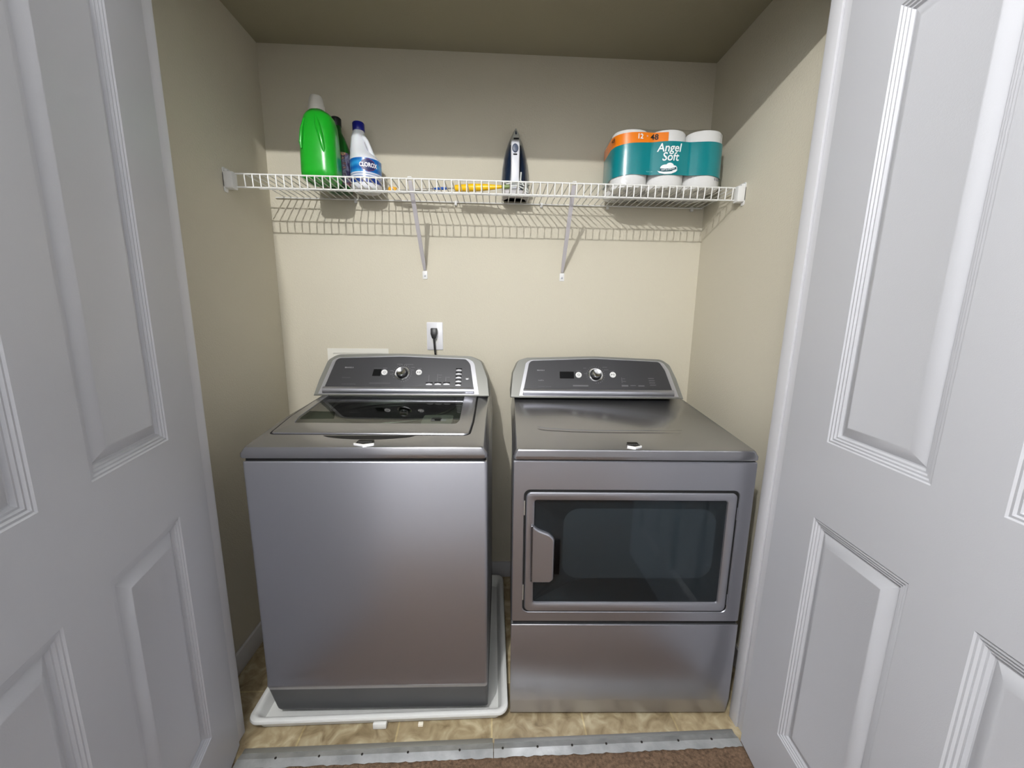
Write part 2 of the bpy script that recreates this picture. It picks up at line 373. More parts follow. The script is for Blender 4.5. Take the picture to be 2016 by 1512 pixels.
MB().loft([[(x, d_, z) for x, d_ in rrect(.004, WW, d, .69, .010, 5)] for d, z in reversed(prof[7:-2])], True, False).obj('cabinet_base_shaded', mat('base_shade_grey', (92, 94, 97), .5, metal=.3), wa, smooth=35)  # lower end of the cabinet; shade is painted in as a darker grey
MB().loft([[(x, d_, z) for x, d_ in rrect(.009, WW - .005, .0055, .684, .01, 5)] for z in (.929, .950)], False, False).obj('seam', GAP, wa)
zd = lambda d: .9763 + .128 * min(max(d, 0), .46)
P3 = lambda x, d, h=0.0: (x, d, zd(d) + h)
ol = rrect(-.003, WW + .002, -.005, .69, .012)
deck_loops = [[(x, d, .9425) for x, d in inset(ol, .004)], [(x, d, .9455) for x, d in ol], [(x, d, .957) for x, d in inset(ol, .0005)],
              [P3(x, d, -.0035) for x, d in rrect(.016, WW - .012, .0005, .688, .012)], [P3(x, d) for x, d in rrect(.021, WW - .0165, .006, .684, .012)]]
lidc = [(.036, .083), (.652, .078), (.658, .19), (.655, .55), (.030, .55), (.028, .22)]
lr = [.018, .022, .1, .01, .01, .1]
lo_ = rpoly(lidc, lr)
# deck ring needs equal point counts -> rebuild outer with six corners
oc = lambda x0, x1, d0, d1, r: rpoly([(x0, d0), (x1, d0), (x1, .19), (x1, d1), (x0, d1), (x0, .22)], [r, r, .0, r, r, .0])
deck_loops = [[(x, d, .9425) for x, d in oc(.001, WW - .002, -.001, .686, .012)], [(x, d, .9455) for x, d in oc(-.003, WW + .002, -.0022, .69, .014)], [(x, d, .956) for x, d in oc(-.002, WW + .001, -.0022, .69, .014)],
              [P3(x, d, -.0038) for x, d in oc(.014, WW - .010, -.0018, .688, .008)], [P3(x, d, -.0010) for x, d in oc(.0165, WW - .0125, -.0002, .687, .008)], [P3(x, d) for x, d in oc(.020, WW - .0155, .0030, .684, .008)],
              [P3(x, d) for x, d in lo_], [P3(x, d, -.003) for x, d in inset(lo_, .001)], [P3(x, d, -.030) for x, d in inset(lo_, .002)]]
MB().loft(deck_loops, True, False).obj('top_deck', SILVERT, wa, smooth=30)
li = inset(lo_, .0055)
gl_ = rpoly([(.074, .165), (.600, .160), (.608, .19), (.600, .52), (.062, .52), (.064, .22)], [.008, .012, .02, .01, .01, .05])
lid = MB().loft([[P3(x, d, -.016) for x, d in li], [P3(x, d, .0005) for x, d in li], [P3(x, d, .0032) for x, d in inset(li, .0018)], [P3(x, d, .0042) for x, d in inset(li, .005)],
           [P3(x, d, .0042) for x, d in gl_], [P3(x, d, .0015) for x, d in inset(gl_, .0012)], [P3(x, d, -.012) for x, d in inset(gl_, .0014)]], False, False).obj('lid', SILVERT, wa, smooth=30)
MB().loft([[P3(x, d, -.0035) for x, d in inset(lo_, .0004)], [P3(x, d, -.0035) for x, d in inset(lo_, .0075)]], False, False).obj('lid_gap', GAP, wa, smooth=0)
MB().loft([[P3(x, d, .0022) for x, d in inset(gl_, .001)], [P3(x, d, .0016) for x, d in inset(gl_, .001)]]).obj('lid_glass', GLASSL, lid, smooth=0)
# finger scoop in front of the lid: thin dark plate, its shade painted
sc = [(.205, .076)] + [(.205 + .28 * k / 16, .076 - .026 * math.sin(math.pi * k / 16) ** .6) for k in range(1, 16)] + [(.485, .076)]
MB().loft([[P3(x, d, .0006) for x, d in sc], [P3(x, d, .0006) for x, d in inset(sc, .0015)], [P3(x, d, .0001) for x, d in inset(sc, .005)]], False, True).obj('finger_recess_shade', mat('recess_shade_dark', (20, 20, 20), .45, spec=.2), wa)
badge(wa, P3, .323, .375, .003, .041)
# tub below the glass
hole = [(.325 + .245 * math.cos(a), .455 + .215 * math.sin(a)) for a in [2 * math.pi * k / 42 for k in range(42)]]
out = []
for x, d in hole:   # project to a box outline
    dx, dy = x - .325, d - .455
    t = min((.30 / abs(dx)) if abs(dx) > 1e-6 else 9, ((.365 if dy < 0 else .20) / abs(dy)) if abs(dy) > 1e-6 else 9)
    out.append((.335 + dx * t, .455 + dy * t))
hp = lambda x, d, h: (x, d, .955 + .10 * max(0, d) * 1 + h)
MB().loft([[hp(x, d, .000) for x, d in out], [hp(x, d, -.004) for x, d in hole], [hp(x, d, -.018) for x, d in inset(hole, -.004)]], False, False).obj('tub_cover', TUBP, wa, smooth=40)
MB().loft([[(x, d, .972) for x, d in hole], [(x, d, .955) for x, d in inset(hole, .004)], [(x, d, .945) for x, d in inset(hole, -.006)], [(x, d, .60) for x, d in inset(hole, -.006)]], False, True).obj('wash_basket', STEEL, wa, smooth=40)
MB().lathe([(.10, .60), (.09, .64), (.04, .70), (.035, .86), (.02, .88), (.0001, .885)], 24, lambda a, c, z: (.325 + a, .455 + c, z)).obj('agitator', WHITEP, wa)
MB().tube([(x, d, .955 + .10 * d + .001) for x, d in inset(hole, .001)], .0045, 8, True).obj('tub_rim', STEEL, wa)
dp = MB().loft([[P3(x, d, h) for x, d in rrect(.478, .580, .185, .262, .01)] for h in (-.028, -.006)], True, True).obj('bleach_dispenser', mat('dispenser_grey', (176, 178, 172), .4), wa)
MB().loft([[P3(x, d, h) for x, d in rrect(.508, .543, .203, .236, .006)] for h in (-.0065, -.0055)], True, True).obj('dispenser_opening', BLACK, dp)

F1 = Face(.46, 1.038, .54, 1.165)
make_console(wa, F1, [(.004, -.004), (.013, .060), (.034, .150), (.068, .175), (.33, .181), (.622, .171), (.663, .148), (.690, .071), (.698, -.004)],
             [(.035, .003), (.069, .156), (.333, .1665), (.600, .156), (.619, .137), (.640, .003)], .645, 1.03, (.343, .090), .030)
MB().loft([[F1(x, t, h) for x, t in rpoly([(.2225, .0775), (.2555, .0775), (.2580, .1075), (.2265, .1075)], .002, 2)] for h in (.0026, .0034)], False, True).obj('display', BLACK, wa)
round_button(wa, F1, .271, .093, .0125, 'power'); round_button(wa, F1, .411, .094, .0125, 'play')
PILL = mat('button_silver', (176, 176, 178), .3, metal=.6)
for x, t in [(.456, .043), (.491, .044), (.526, .044)] + [(.5735, .040 + .0165 * k) for k in range(5)]:
    w_ = .0125 if x > .55 else .014
    pts = [(x - w_, t - .006), (x + w_, t - .006), (x + w_ * .9, t + .001), (x, t + .004), (x - w_ * .9, t + .001)]
    pb = MB().loft([[F1(a, c, .0026) for a, c in pts], [F1(a, c, .0058) for a, c in inset(pts, .0012)]], False, True).obj('option_button', PILL, wa, smooth=50)
    MB().add([F1(x - w_, t + .0025, .0030), F1(x + w_, t + .0025, .0030), F1(x + w_, t + .0085, .0030), F1(x - w_, t + .0085, .0030)], [(0, 1, 2, 3)]).obj('button_shadow_slot', BLACK, pb, smooth=0)
MB().lathe([(.0001, .0045), (.0055, .0038), (.0085, .0026)], 16, lambda a, c, z: F1(.608 + a, .068 + c * .6, z)).obj('indicator', PILL, wa)
text_on('model_lettering', 'BRAVOS X', .0075, lambda a, c: F1(.108 + a, .112 + c, .0031), PRINT, wa, bold=.0002)
text_on('model_lettering', 'EcoConserve', .0062, lambda a, c: F1(.104 + a, .068 + c, .0031), PRINT2, wa)
text_on('model_lettering', 'Commercial Technology', .0056, lambda a, c: F1(.106 + a, .040 + c, .0031), PRINT2, wa)
label_bars(wa, F1, [(.262, .280, .1115, .1135), (.403, .421, .1115, .1135), (.293, .306, .100, .1025), (.293, .306, .085, .087), (.377, .392, .116, .118), (.377, .389, .104, .106), (.318, .34, .130, .132), (.35, .385, .129, .131), (.215, .30, .045, .0465),
                    (.452, .454, .056, .083), (.487, .489, .056, .088), (.492, .505, .083, .0845), (.492, .503, .072, .0735), (.521, .523, .056, .076), (.526, .537, .073, .0745), (.226, .257, .1115, .1125)])

# ------------------------------------------------------------------ dryer
dr = empty('clothes_dryer', (0.0622, 1.1078, 0.0), -0.0379, label='silver front-load clothes dryer with a wide dark glass door, right of the washer', category='clothes dryer')
DW = .742
MB().box(.004, DW - .004, .012, .66, .012, .925).obj('cabinet', mat('dryer_side', (150, 150, 152), .3, metal=.5), dr, bevel=.004)
fz = lambda x, z, h=0.0: (x, -h, z)
o6 = lambda x0, x1, z0, z1, r: rpoly([(x0, z0), (x1, z0), (x1, z1), (x0, z1)], r)
dop = o6(.0335, .6985, .4095, .8325, .020)
MB().loft([[fz(x, z, -.020) for x, z in o6(.0, DW, .3755, .9235, .006)], [fz(x, z, -.004) for x, z in o6(.0, DW, .3755, .9235, .006)], [fz(x, z, 0) for x, z in o6(.003, DW - .003, .379, .9205, .006)],
           [fz(x, z, 0) for x, z in dop], [fz(x, z, -.003) for x, z in inset(dop, .002)], [fz(x, z, -.022) for x, z in inset(dop, .002)]], False, False).obj('front_panel', SILVER, dr, smooth=30)
MB().box(.02, .72, .0205, .0215, .39, .90).obj('door_gap_backing', GAP, dr)
# lower panel, bent inward near its foot
lp = [(0.0, .3645), (0.0, .078), (.0015, .072), (.010, .014), (.012, .012), (.06, .012), (.06, .3645)]
cab(lp, 0.0, DW).obj('lower_panel', SILVER, dr, bevel=.003, seg=3, smooth=30)
MB().box(.006, DW - .006, .006, .05, .362, .378).obj('seam', GAP, dr)
MB().box(.006, DW - .006, .006, .05, .9205, .9310).obj('seam', GAP, dr)
# door
dd = empty('door', (0, 0, 0)); dd.parent = dr
dfo = o6(.0412, .6905, .4160, .8235, .017); gin = rpoly([(.069, .446), (.664, .446), (.662, .797), (.068, .797)], .007)
dframe = MB().loft([[fz(x, z, -.018) for x, z in dfo], [fz(x, z, .000) for x, z in dfo], [fz(x, z, .0030) for x, z in inset(dfo, .0025)], [fz(x, z, .0036) for x, z in inset(dfo, .006)],
                    [fz(x, z, .0030) for x, z in inset(gin, -.009)], [fz(x, z, .0005) for x, z in inset(gin, -.002)], [fz(x, z, -.0050) for x, z in gin]], False, False).obj('door_frame', SILVER, dd, smooth=30)
MB().loft([[fz(x, z, -.004) for x, z in inset(gin, .0003)], [fz(x, z, -.0048) for x, z in inset(gin, .0003)]]).obj('door_glass', GLASSD, dd, smooth=0)
MB().loft([[fz(x, z, -.0025) for x, z in inset(dop, .0016)], [fz(x, z, -.0025) for x, z in inset(dfo, .0006)]], False, False).obj('door_gap', GAP, dr, smooth=0)
hs = rpoly([(.0575, .522), (.120, .522), (.1315, .532), (.1315, .672), (.116, .688), (.082, .702), (.0575, .722)], [.001, .008, .008, .014, .02, .03, .002], 5)
MB().loft([[fz(x, z, -.0044) for x, z in inset(hs, .001)], [fz(x, z, .0030) for x, z in hs], [fz(x, z, .0060) for x, z in inset(hs, .0012)], [fz(x, z, .0092) for x, z in inset(hs, .0030)], [fz(x, z, .0104) for x, z in inset(hs, .0055)], [fz(x, z, .0104) for x, z in inset(hs, .0065)]], False, True).obj('door_handle', SILVER, dd, smooth=40)
MB().box(.134, .150, .001, .003, .545, .665).obj('handle_pocket', BLACK, dd, bevel=.001)
iw = o6(.160, .640, .525, .765, .05)
MB().loft([[fz(x, z, -.012) for x, z in inset(gin, -.0)], [fz(x, z, -.012) for x, z in iw], [fz(x, z, -.030) for x, z in inset(iw, .012)], [fz(x, z, -.034) for x, z in inset(iw, .012)]], False, False).obj('inner_door', mat('inner_door_grey', (112, 115, 116), .4), dd, smooth=30)
# drum
NR = 40
ring = lambda r, y: [(.40 + r * math.cos(2 * math.pi * k / NR), y, .60 + r * math.sin(2 * math.pi * k / NR)) for k in range(NR)]
MB().loft([ring(.29, .036), ring(.30, .05), ring(.30, .50)], False, True).obj('drum', mat('drum_grey', (176, 184, 194), .45, metal=.2), dr, smooth=40)
BAFM = mat('baffle_white', (190, 192, 192), .4)
for a in (20, 140, 262):
    a = math.radians(a); c, s_ = math.cos(a), math.sin(a)
    L = [[(.40 + (r) * c - s_ * q, y, .60 + r * s_ + c * q) for r, q in ((.30, -.03), (.25, -.012), (.24, 0), (.25, .012), (.30, .03))] for y in (.06, .48)]
    MB().loft(L).obj('drum_baffle', BAFM, dr, smooth=40)
HM = mat('hinge_steel', (215, 215, 210), .3, metal=.8)
for z0, z1 in ((.748, .795), (.455, .508)): MB().box(.0348, .0378, -.0005, .012, z0, z1).obj('latch_strip', HM, dr)
for z0, z1 in ((.735, .775), (.438, .475)): MB().box(.6940, .6966, -.001, .012, z0, z1).obj('door_hinge', SILVER, dr)
zd2 = lambda d: .9598 + .128 * min(max(d, 0), .49)
Q3 = lambda x, d, h=0.0: (x, d, zd2(d) + h)
dk = lambda x0, x1, d0, d1, r: rrect(x0, x1, d0, d1, r, 6)
rel = rpoly([(.05, .17), (.085, .163), (.30, .135), (.55, .146), (.64, .165), (.655, .46), (.05, .46)], [.02, .03, .3, .1, .03, .03, .03], 5)
oc2 = lambda x0, x1, d0, d1, r: rpoly([(x0, d0), (x0 + (x1 - x0) * .2, d0), (x0 + (x1 - x0) * .5, d0), (x1 - .1, d0), (x1, d0), (x1, d1), (x0, d1)], [r, 0, 0, 0, r, r, r], 5)
MB().loft([[(x, d, .9285) for x, d in oc2(.002, DW - .002, -.001, .66, .012)], [(x, d, .9305) for x, d in oc2(-.002, DW + .002, -.0018, .66, .012)], [(x, d, .940) for x, d in oc2(-.002, DW + .002, -.0018, .66, .012)],
           [Q3(x, d, -.0038) for x, d in oc2(.008, DW - .010, -.0014, .658, .008)], [Q3(x, d, -.0010) for x, d in oc2(.0105, DW - .0125, .0002, .657, .008)], [Q3(x, d) for x, d in oc2(.0125, DW - .0145, .0034, .655, .008)]], True, True).obj('top_deck', SILVERT, dr, smooth=25)
crv = [(.085, .170), (.092, .162), (.12, .153), (.20, .143), (.287, .138), (.40, .140), (.50, .144), (.57, .148)]
MB().loft([[Q3(x, d - .0018 * k, .0002), Q3(x, d - .0006 * k, -.0008 + .0020 * k), Q3(x, d + .004 * k, .0002)] for (x, d), k in zip(crv, (.5, 1, 1, 1, 1, 1, .8, .2))], False, False, False).obj('deck_crease', SILVERT, dr, smooth=20)
badge(dr, Q3, .350, .388, .008, .048)
F2 = Face(.47, 1.026, .55, 1.161)
make_console(dr, F2, [(-.004, -.004), (.004, .100), (.026, .160), (.064, .173), (.353, .183), (.645, .171), (.676, .145), (.696, .082), (.712, -.004)],
             [(.044, .003), (.074, .158), (.356, .1705), (.632, .158), (.652, .118), (.676, .003)], .645, 1.02, (.354, .096), .031)
MB().loft([[F2(x, t, h) for x, t in rrect(.2015, .262, .078, .1095, .002, 2)] for h in (.0026, .0034)], False, True).obj('display', BLACK, dr)
label_bars(dr, F2, [(.213, .217, .099, .101), (.213, .219, .086, .0875)])
round_button(dr, F2, .2815, .094, .0130, 'power'); round_button(dr, F2, .4265, .096, .0130, 'play')
text_on('model_lettering', 'BRAVOS X', .0068, lambda a, c: F2(.106 + a, .112 + c, .0031), PRINT, dr, bold=.0002)
text_on('model_lettering', 'IntelliDry', .0062, lambda a, c: F2(.110 + a, .067 + c, .0031), PRINT, dr)
text_on('model_lettering', 'Commercial Technology', .0054, lambda a, c: F2(.110 + a, .040 + c, .0031), PRINT2, dr)
label_bars(dr, F2, [(.271, .293, .112, .114), (.416, .436, .113, .115), (.305, .318, .10, .102), (.303, .316, .125, .127), (.385, .405, .130, .132), (.39, .41, .118, .120), (.255, .32, .043, .049), (.462, .464, .060, .085), (.466, .478, .078, .080), (.466, .480, .066, .068),
                    (.460, .488, .044, .051), (.497, .520, .047, .050), (.530, .556, .045, .050), (.575, .600, .080, .083), (.577, .602, .070, .073), (.578, .603, .060, .063), (.580, .605, .050, .053)])

# ------------------------------------------------------------------ drip tray
pan = empty('washer_tray', (-.37, 1.44, 0), label='white plastic drip tray under the washer', category='tray')
po = lambda i, z: [(x + .37, y - 1.44, z) for x, y in rrect(-.797 + i, .056 - i, 1.088 + i, 1.795 - i, max(.035 - i * .5, .012), 8)]
MB().loft([po(.024, .001), po(.018, .020), po(.010, .030), po(.002, .034), po(0, .040), po(.002, .0465), po(.010, .049), po(.018, .0465), po(.024, .036), po(.034, .006)], True, True).obj('tray_body', PANW, pan, smooth=50)
MB().box(-.022, .022, -.352, -.330, .001, .022).obj('drain_lug', PANW, pan, bevel=.003)
MB().box(.125, .141, -.348, -.336, .0, .008).obj('drain_plug', mat('plug_white', (245, 240, 225), .4), pan, bevel=.001)

# ------------------------------------------------------------------ wire shelf
YS, ZS, ZB = 1.566, 1.8488, 1.8033
X0, SP, NW = -.9005, .02763, 67
sh = empty('wire_shelf', (0, 1.70, ZS), label='white wire shelf across the closet above the machines', category='shelf')
L_ = lambda x, y, z: (x, y - 1.70, z - ZS)
xe0, xe1 = XL + .045, XR - .012
def rail(name, y, z, r, x0=None, x1=None): MB().tube([L_(x0 if x0 is not None else XL + .028, y, z), L_(x1 if x1 is not None else xe1, y, z)], r, 8).obj(name, WIREW, sh)
rail('front_rail', YS - .001, ZS - .0012, .0030); rail('lip_rail', YS + .002, ZB, .0030)
rail('support_rail', 1.723, ZS - .005, .0028); rail('back_rail', YB - .008, ZS - .005, .0030)
mb = MB()
for k in range(NW + 1):
    x = X0 + k * SP
    if x > xe1: break
    mb.tube([L_(x, YB - .006, ZS - .001), L_(x, YS + .003, ZS - .001), L_(x, YS - .0035, ZS - .003), L_(x, YS - .0045, ZS - .009), L_(x, YS - .001, ZB + .0005)], .0022, 8)
mb.obj('deck_wires', WIREW, sh)
def end_bracket(x, s, lab):
    e = empty('shelf_end_bracket', (x, YS, ZS - .02), label=lab, category='bracket', group='end brackets of the wire shelf')
    MB().loft([[(s * a, -.012 + b, c) for b, c in rrect(-.010, .020, -.036, .022, .005, 3)] for a in (.0, .033 if s > 0 else .030)]).obj('cup', WHITEP, e, bevel=.001)
    MB().loft([[(s * a, -.016 + b, c) for b, c in rrect(-.006, .014, -.048, .036, .006, 3)] for a in (.0, .004)]).obj('wall_flange', WHITEP, e, bevel=.001)
    MB().box(*sorted((s * .004, s * .016)), -.018, .000, .0215, .030).obj('hook', WHITEP, e, bevel=.001)
end_bracket(XL, 1, 'white plastic bracket holding the left end of the wire shelf')
end_bracket(XR, -1, 'white plastic bracket holding the right end of the wire shelf')
for x, xb, lab in ((-.309, -.309, 'left of two white diagonal braces under the wire shelf, above the power outlet'), (.306, .319, 'right of two white diagonal braces under the wire shelf, above the dryer')):
    e = empty('shelf_brace', (xb, YB, 1.535), label=lab, category='bracket', group='diagonal braces under the shelf')
    dx = x - xb
    A = Vector((dx, YS - YB + .004, ZS - 1.535 - .006)); B_ = Vector((0, -.004, .018))
    t = (B_ - A).normalized(); sx = Vector((1, 0, 0)); nn = t.cross(sx).normalized()
    secs = []
    for P_, w_ in ((A, .0075), (A + t * .03, .0085), (B_ - t * .06, .0085), (B_, .006)):
        secs.append([P_ + sx * q * w_ + nn * h for q, h in ((-1, 0), (-.6, -.0035), (0, -.001), (.6, -.0035), (1, 0), (.9, .0025), (0, .0025), (-.9, .0025))])
    MB().loft(secs).obj('strut', mat('brace_white', (206, 202, 206), .4), e, smooth=30)
    MB().loft([[(a, -h, c) for a, c in rrect(-.011, .011, -.022, .014, .004, 3)] for h in (0, .0035)]).obj('foot_plate', WHITEP, e, bevel=.0008)
    MB().lathe([(.0001, .0062), (.003, .0058), (.0045, .0035)], 12, lambda a, c, z: (a, -z, c - .008)).obj('screw', mat('screw_grey', (165, 168, 175), .4, metal=.5), e)
    MB().tube([(dx - .006, A.y - .004, A.z + .004), (dx - .006, A.y - .008, A.z + .010), (dx + .006, A.y - .008, A.z + .010), (dx + .006, A.y - .004, A.z + .004)], .0022, 6).obj('hook', WHITEP, e)
for i, x in enumerate((-.600, -.165, .215, .515, .905)):
    MBc = MB().box(-.0055, .0055, -.013, 0, -.013, .007)
    c = MBc.obj('wall_clip', WHITEP, bevel=.002)
    c.location = (x, YB, ZS - .006)
    nm = ['white clip on the back wall between the green bottles and the bleach', 'white clip on the back wall behind the yellow-handled brush', 'white clip on the back wall just right of the iron', 'white clip on the back wall at the left end of the toilet paper pack', 'white clip on the back wall nearest the right corner'][i]
    tag(c, nm, 'clip', 'clips holding the shelf to the back wall')

# ------------------------------------------------------------------ wall fittings
ou = empty('power_outlet', (-.2705, YB, 1.2545), label='white wall outlet with a black plug, above the washer console', category='outlet')
MB().loft([[(a, -h, c) for a, c in inset(rrect(-.0375, .0375, -.0645, .0645, .004, 3), i)] for h, i in ((0, 0), (.0035, .0005), (.0055, .003))], True, True).obj('cover_plate', mat('plate_white', (226, 226, 230), .35), ou, smooth=40)
for z in (.020, -.020):
    rc = MB().loft([[(a, -h, c + z) for a, c in rpoly([(-.0165, -.009), (-.0165, .009), (-.009, .0145), (.009, .0145), (.0165, .009), (.0165, -.009), (.009, -.0145), (-.009, -.0145)], .004, 2)] for h in (.005, .0072)], True, True).obj('socket', WHITEP, ou)
    m2 = MB(); m2.box(-.0075, -.0055, -.0076, -.0070, z + .000, z + .008); m2.box(.0055, .0075, -.0076, -.0070, z + .001, z + .007); m2.lathe([(.0001, .0076), (.0022, .0075), (.0022, .007)], 10, lambda a, c, zz: (a, -zz, c + z - .007)); m2.obj('slots', GAP, rc)
MB().lathe([(.0001, .0070), (.0025, .0066), (.003, .0055)], 12, lambda a, c, z: (a, -z, c)).obj('screw', EDGE, ou)
pc = empty('electric_plug', (-.272, YB - .0075, 1.274), label='black plug and cord hanging from the outlet down behind the washer', category='power cord')
MB().loft([[(x * sx_, -y_ , z) for x, y_ in ((-1, .0), (1, .0), (1, 1), (-1, 1))] for z, sx_, y_ in ()] or [[(-.0145, 0, .018), (.0145, 0, .018), (.0145, -.020, .018), (-.0145, -.020, .018)], [(-.0145, 0, -.008), (.0145, 0, -.008), (.0145, -.026, -.008), (-.0145, -.026, -.008)], [(-.0075, -.008, -.030), (.0085, -.008, -.030), (.0085, -.026, -.030), (-.0075, -.026, -.030)]]).obj('plug_body', mat('plug_black', (14, 14, 15), .4), pc, bevel=.003)
MB().tube([(0, -.017, -.026), (.001, -.018, -.05), (.003, -.018, -.08), (.007, -.016, -.12), (.010, -.014, -.18), (.012, -.014, -.25)], .0045, 10).obj('cord', mat('cord_black', (12, 12, 13), .45), pc)
bx = empty('water_box', (-.6275, YB, 1.11), label='white rectangular wall box frame showing just above the washer console', category='water box')
fr_o = rrect(-.1395, .1395, -.11, .0845, .002, 2); fr_i = rrect(-.115, .115, -.085, .062, .002, 2)
MB().loft([[(a, 0, c) for a, c in fr_o], [(a, -.004, c) for a, c in fr_o], [(a, -.004, c) for a, c in fr_i], [(a, -.0005, c) for a, c in fr_i]], False, True).obj('box_frame', mat('box_white', (228, 226, 216), .5), bx)
for x in (-.05, .05): MB().tube([(x, -.001, .0), (x, -.018, 0), (x, -.022, -.012), (x, -.022, -.05)], .009, 10).obj('valve', STEEL, bx)

# ------------------------------------------------------------------ things on the shelf
GREEN = mat('green_plastic', (22, 158, 34), .28, spec=.5, sss=.15, coat=.2)
DGREEN = mat('dark_green_plastic', (8, 84, 20), .3)
j = empty('detergent_jug', (-.658, 1.648, ZS + .001), label='large bright green jug with a white cap, at the left end of the shelf', category='bottle')
def sect(cx, cy, wx, wy, r, z, n=5): return [(cx + a, cy + b, z) for a, b in rrect(-wx / 2, wx / 2, -wy / 2, wy / 2, min(r, wx / 2.01, wy / 2.01), n)]
MB().loft([sect(0, 0, .118, .100, .03, 0), sect(0, 0, .130, .116, .040, .006), sect(0, 0, .135, .122, .044, .03), sect(.0005, 0, .133, .120, .044, .10), sect(.0015, 0, .126, .114, .044, .160),
           sect(.003, 0, .117, .104, .042, .200), sect(.003, 0, .106, .092, .040, .222), sect(.001, 0, .086, .074, .036, .238), sect(-.002, 0, .064, .058, .028, .245), sect(-.003, 0, .056, .054, .027, .250)]).obj('body', GREEN, j, smooth=60)
mb = MB().tube([(.006, -.040, .222), (.016, -.052, .185), (.026, -.0575, .145), (.033, -.0575, .105), (.034, -.054, .084)], [.006, .010, .0095, .007, .003], 12)
mb.obj('handle', GREEN, j, smooth=60)
mb = MB().tube([(-.034, -.044, .205), (-.042, -.0535, .165), (-.047, -.0575, .12), (-.046, -.0570, .10)], [.004, .006, .0055, .003], 10)
mb.obj('grip_ridge', GREEN, j, smooth=60)
CAPC = mat('frosted_cap', (206, 204, 196), .35, bump=.2, bscale=120)
MB().lathe([(.0285, .247), (.0292, .250), (.0285, .268), (.0265, .271), (.0245, .290), (.020, .299), (.0001, .301)], 28, lambda a, b, z: (a - .004, b, z)).obj('cap', CAPC, j)

j2 = empty('cleaner_bottle', (-.634, 1.772, ZS + .001), 0.1, label='green bottle with a dark cap behind the large green jug', category='bottle')
MB().loft([sect(0, 0, .080, .066, .02, 0), sect(0, 0, .087, .074, .026, .006), sect(0, 0, .089, .076, .028, .13), sect(0, 0, .082, .072, .028, .165), sect(-.002, 0, .060, .058, .026, .205), sect(-.005, 0, .042, .042, .02, .228), sect(-.005, 0, .036, .036, .017, .255)]).obj('body', DGREEN, j2, smooth=60)
MB().lathe([(.020, .252), (.021, .256), (.021, .280), (.018, .284), (.0001, .284)], 24, lambda a, b, z: (a - .005, b, z)).obj('cap', mat('cap_dark', (16, 20, 26), .35), j2)
def cleaner_label():
    m = mat('cleaner_label', (60, 80, 90), .3, coat=.3); nt = m.node_tree; b = nt.nodes['Principled BSDF']
    tc = nt.nodes.new('ShaderNodeTexCoord'); n = nt.nodes.new('ShaderNodeTexNoise'); n.inputs['Scale'].default_value = 38; n.inputs['Detail'].default_value = 2
    cr = nt.nodes.new('ShaderNodeValToRGB'); e = cr.color_ramp.elements
    e[0].position = .25; e[0].color = lin((20, 80, 50)); e[1].position = .75; e[1].color = lin((60, 120, 90))
    for p, c in ((.38, (65, 50, 92)), (.48, (125, 130, 152)), (.57, (75, 50, 82)), (.64, (237, 175, 137))): k = e.new(p); k.color = lin(c)
    nt.links.new(tc.outputs['Object'], n.inputs['Vector']); nt.links.new(n.outputs['Fac'], cr.inputs['Fac']); nt.links.new(cr.outputs['Color'], b.inputs['Base Color']); return m
MB().loft([sect(0, 0, .0905, .0775, .0288, .022), sect(0, 0, .0905, .0775, .0288, .145)], False, False).obj('label', cleaner_label(), j2, smooth=60)

BLW = mat('bleach_white', (226, 229, 234), .3, sss=.1, coat=.15)
b3 = empty('bleach_bottle', (-.5215, 1.752, ZS + .001), label='white bleach bottle with a blue cap and blue label on the shelf', category='bottle')
def el(cx, r, z, ry=None, n=32): return [(cx + r * math.cos(2 * math.pi * k / n), (ry or r) * math.sin(2 * math.pi * k / n), z) for k in range(n)]
MB().loft([el(0, .050, 0), el(0, .057, .004), el(0, .0605, .012), el(0, .061, .03), el(0, .061, .112), el(-.0035, .0570, .124), el(-.012, .0470, .139), el(-.0215, .0370, .155), el(-.0255, .0300, .178), el(-.0255, .0265, .205), el(-.0235, .0235, .222), el(-.022, .0200, .230), el(-.022, .019, .240)]).obj('body', BLW, b3, smooth=60)
MB().tube([(-.016, -.004, .216), (-.003, -.007, .208), (.011, -.010, .188), (.021, -.012, .164), (.029, -.012, .142), (.036, -.009, .122), (.040, -.005, .106)], [.007, .0085, .0085, .0085, .009, .011, .012], 12).obj('handle', BLW, b3, smooth=60)
MB().lathe([(.0225, .229), (.0235, .232), (.0235, .256), (.021, .260), (.0001, .260)], 32, lambda a, b, z: (a - .022, b, z)).obj('cap', mat('cap_blue', (10, 22, 130), .3), b3)
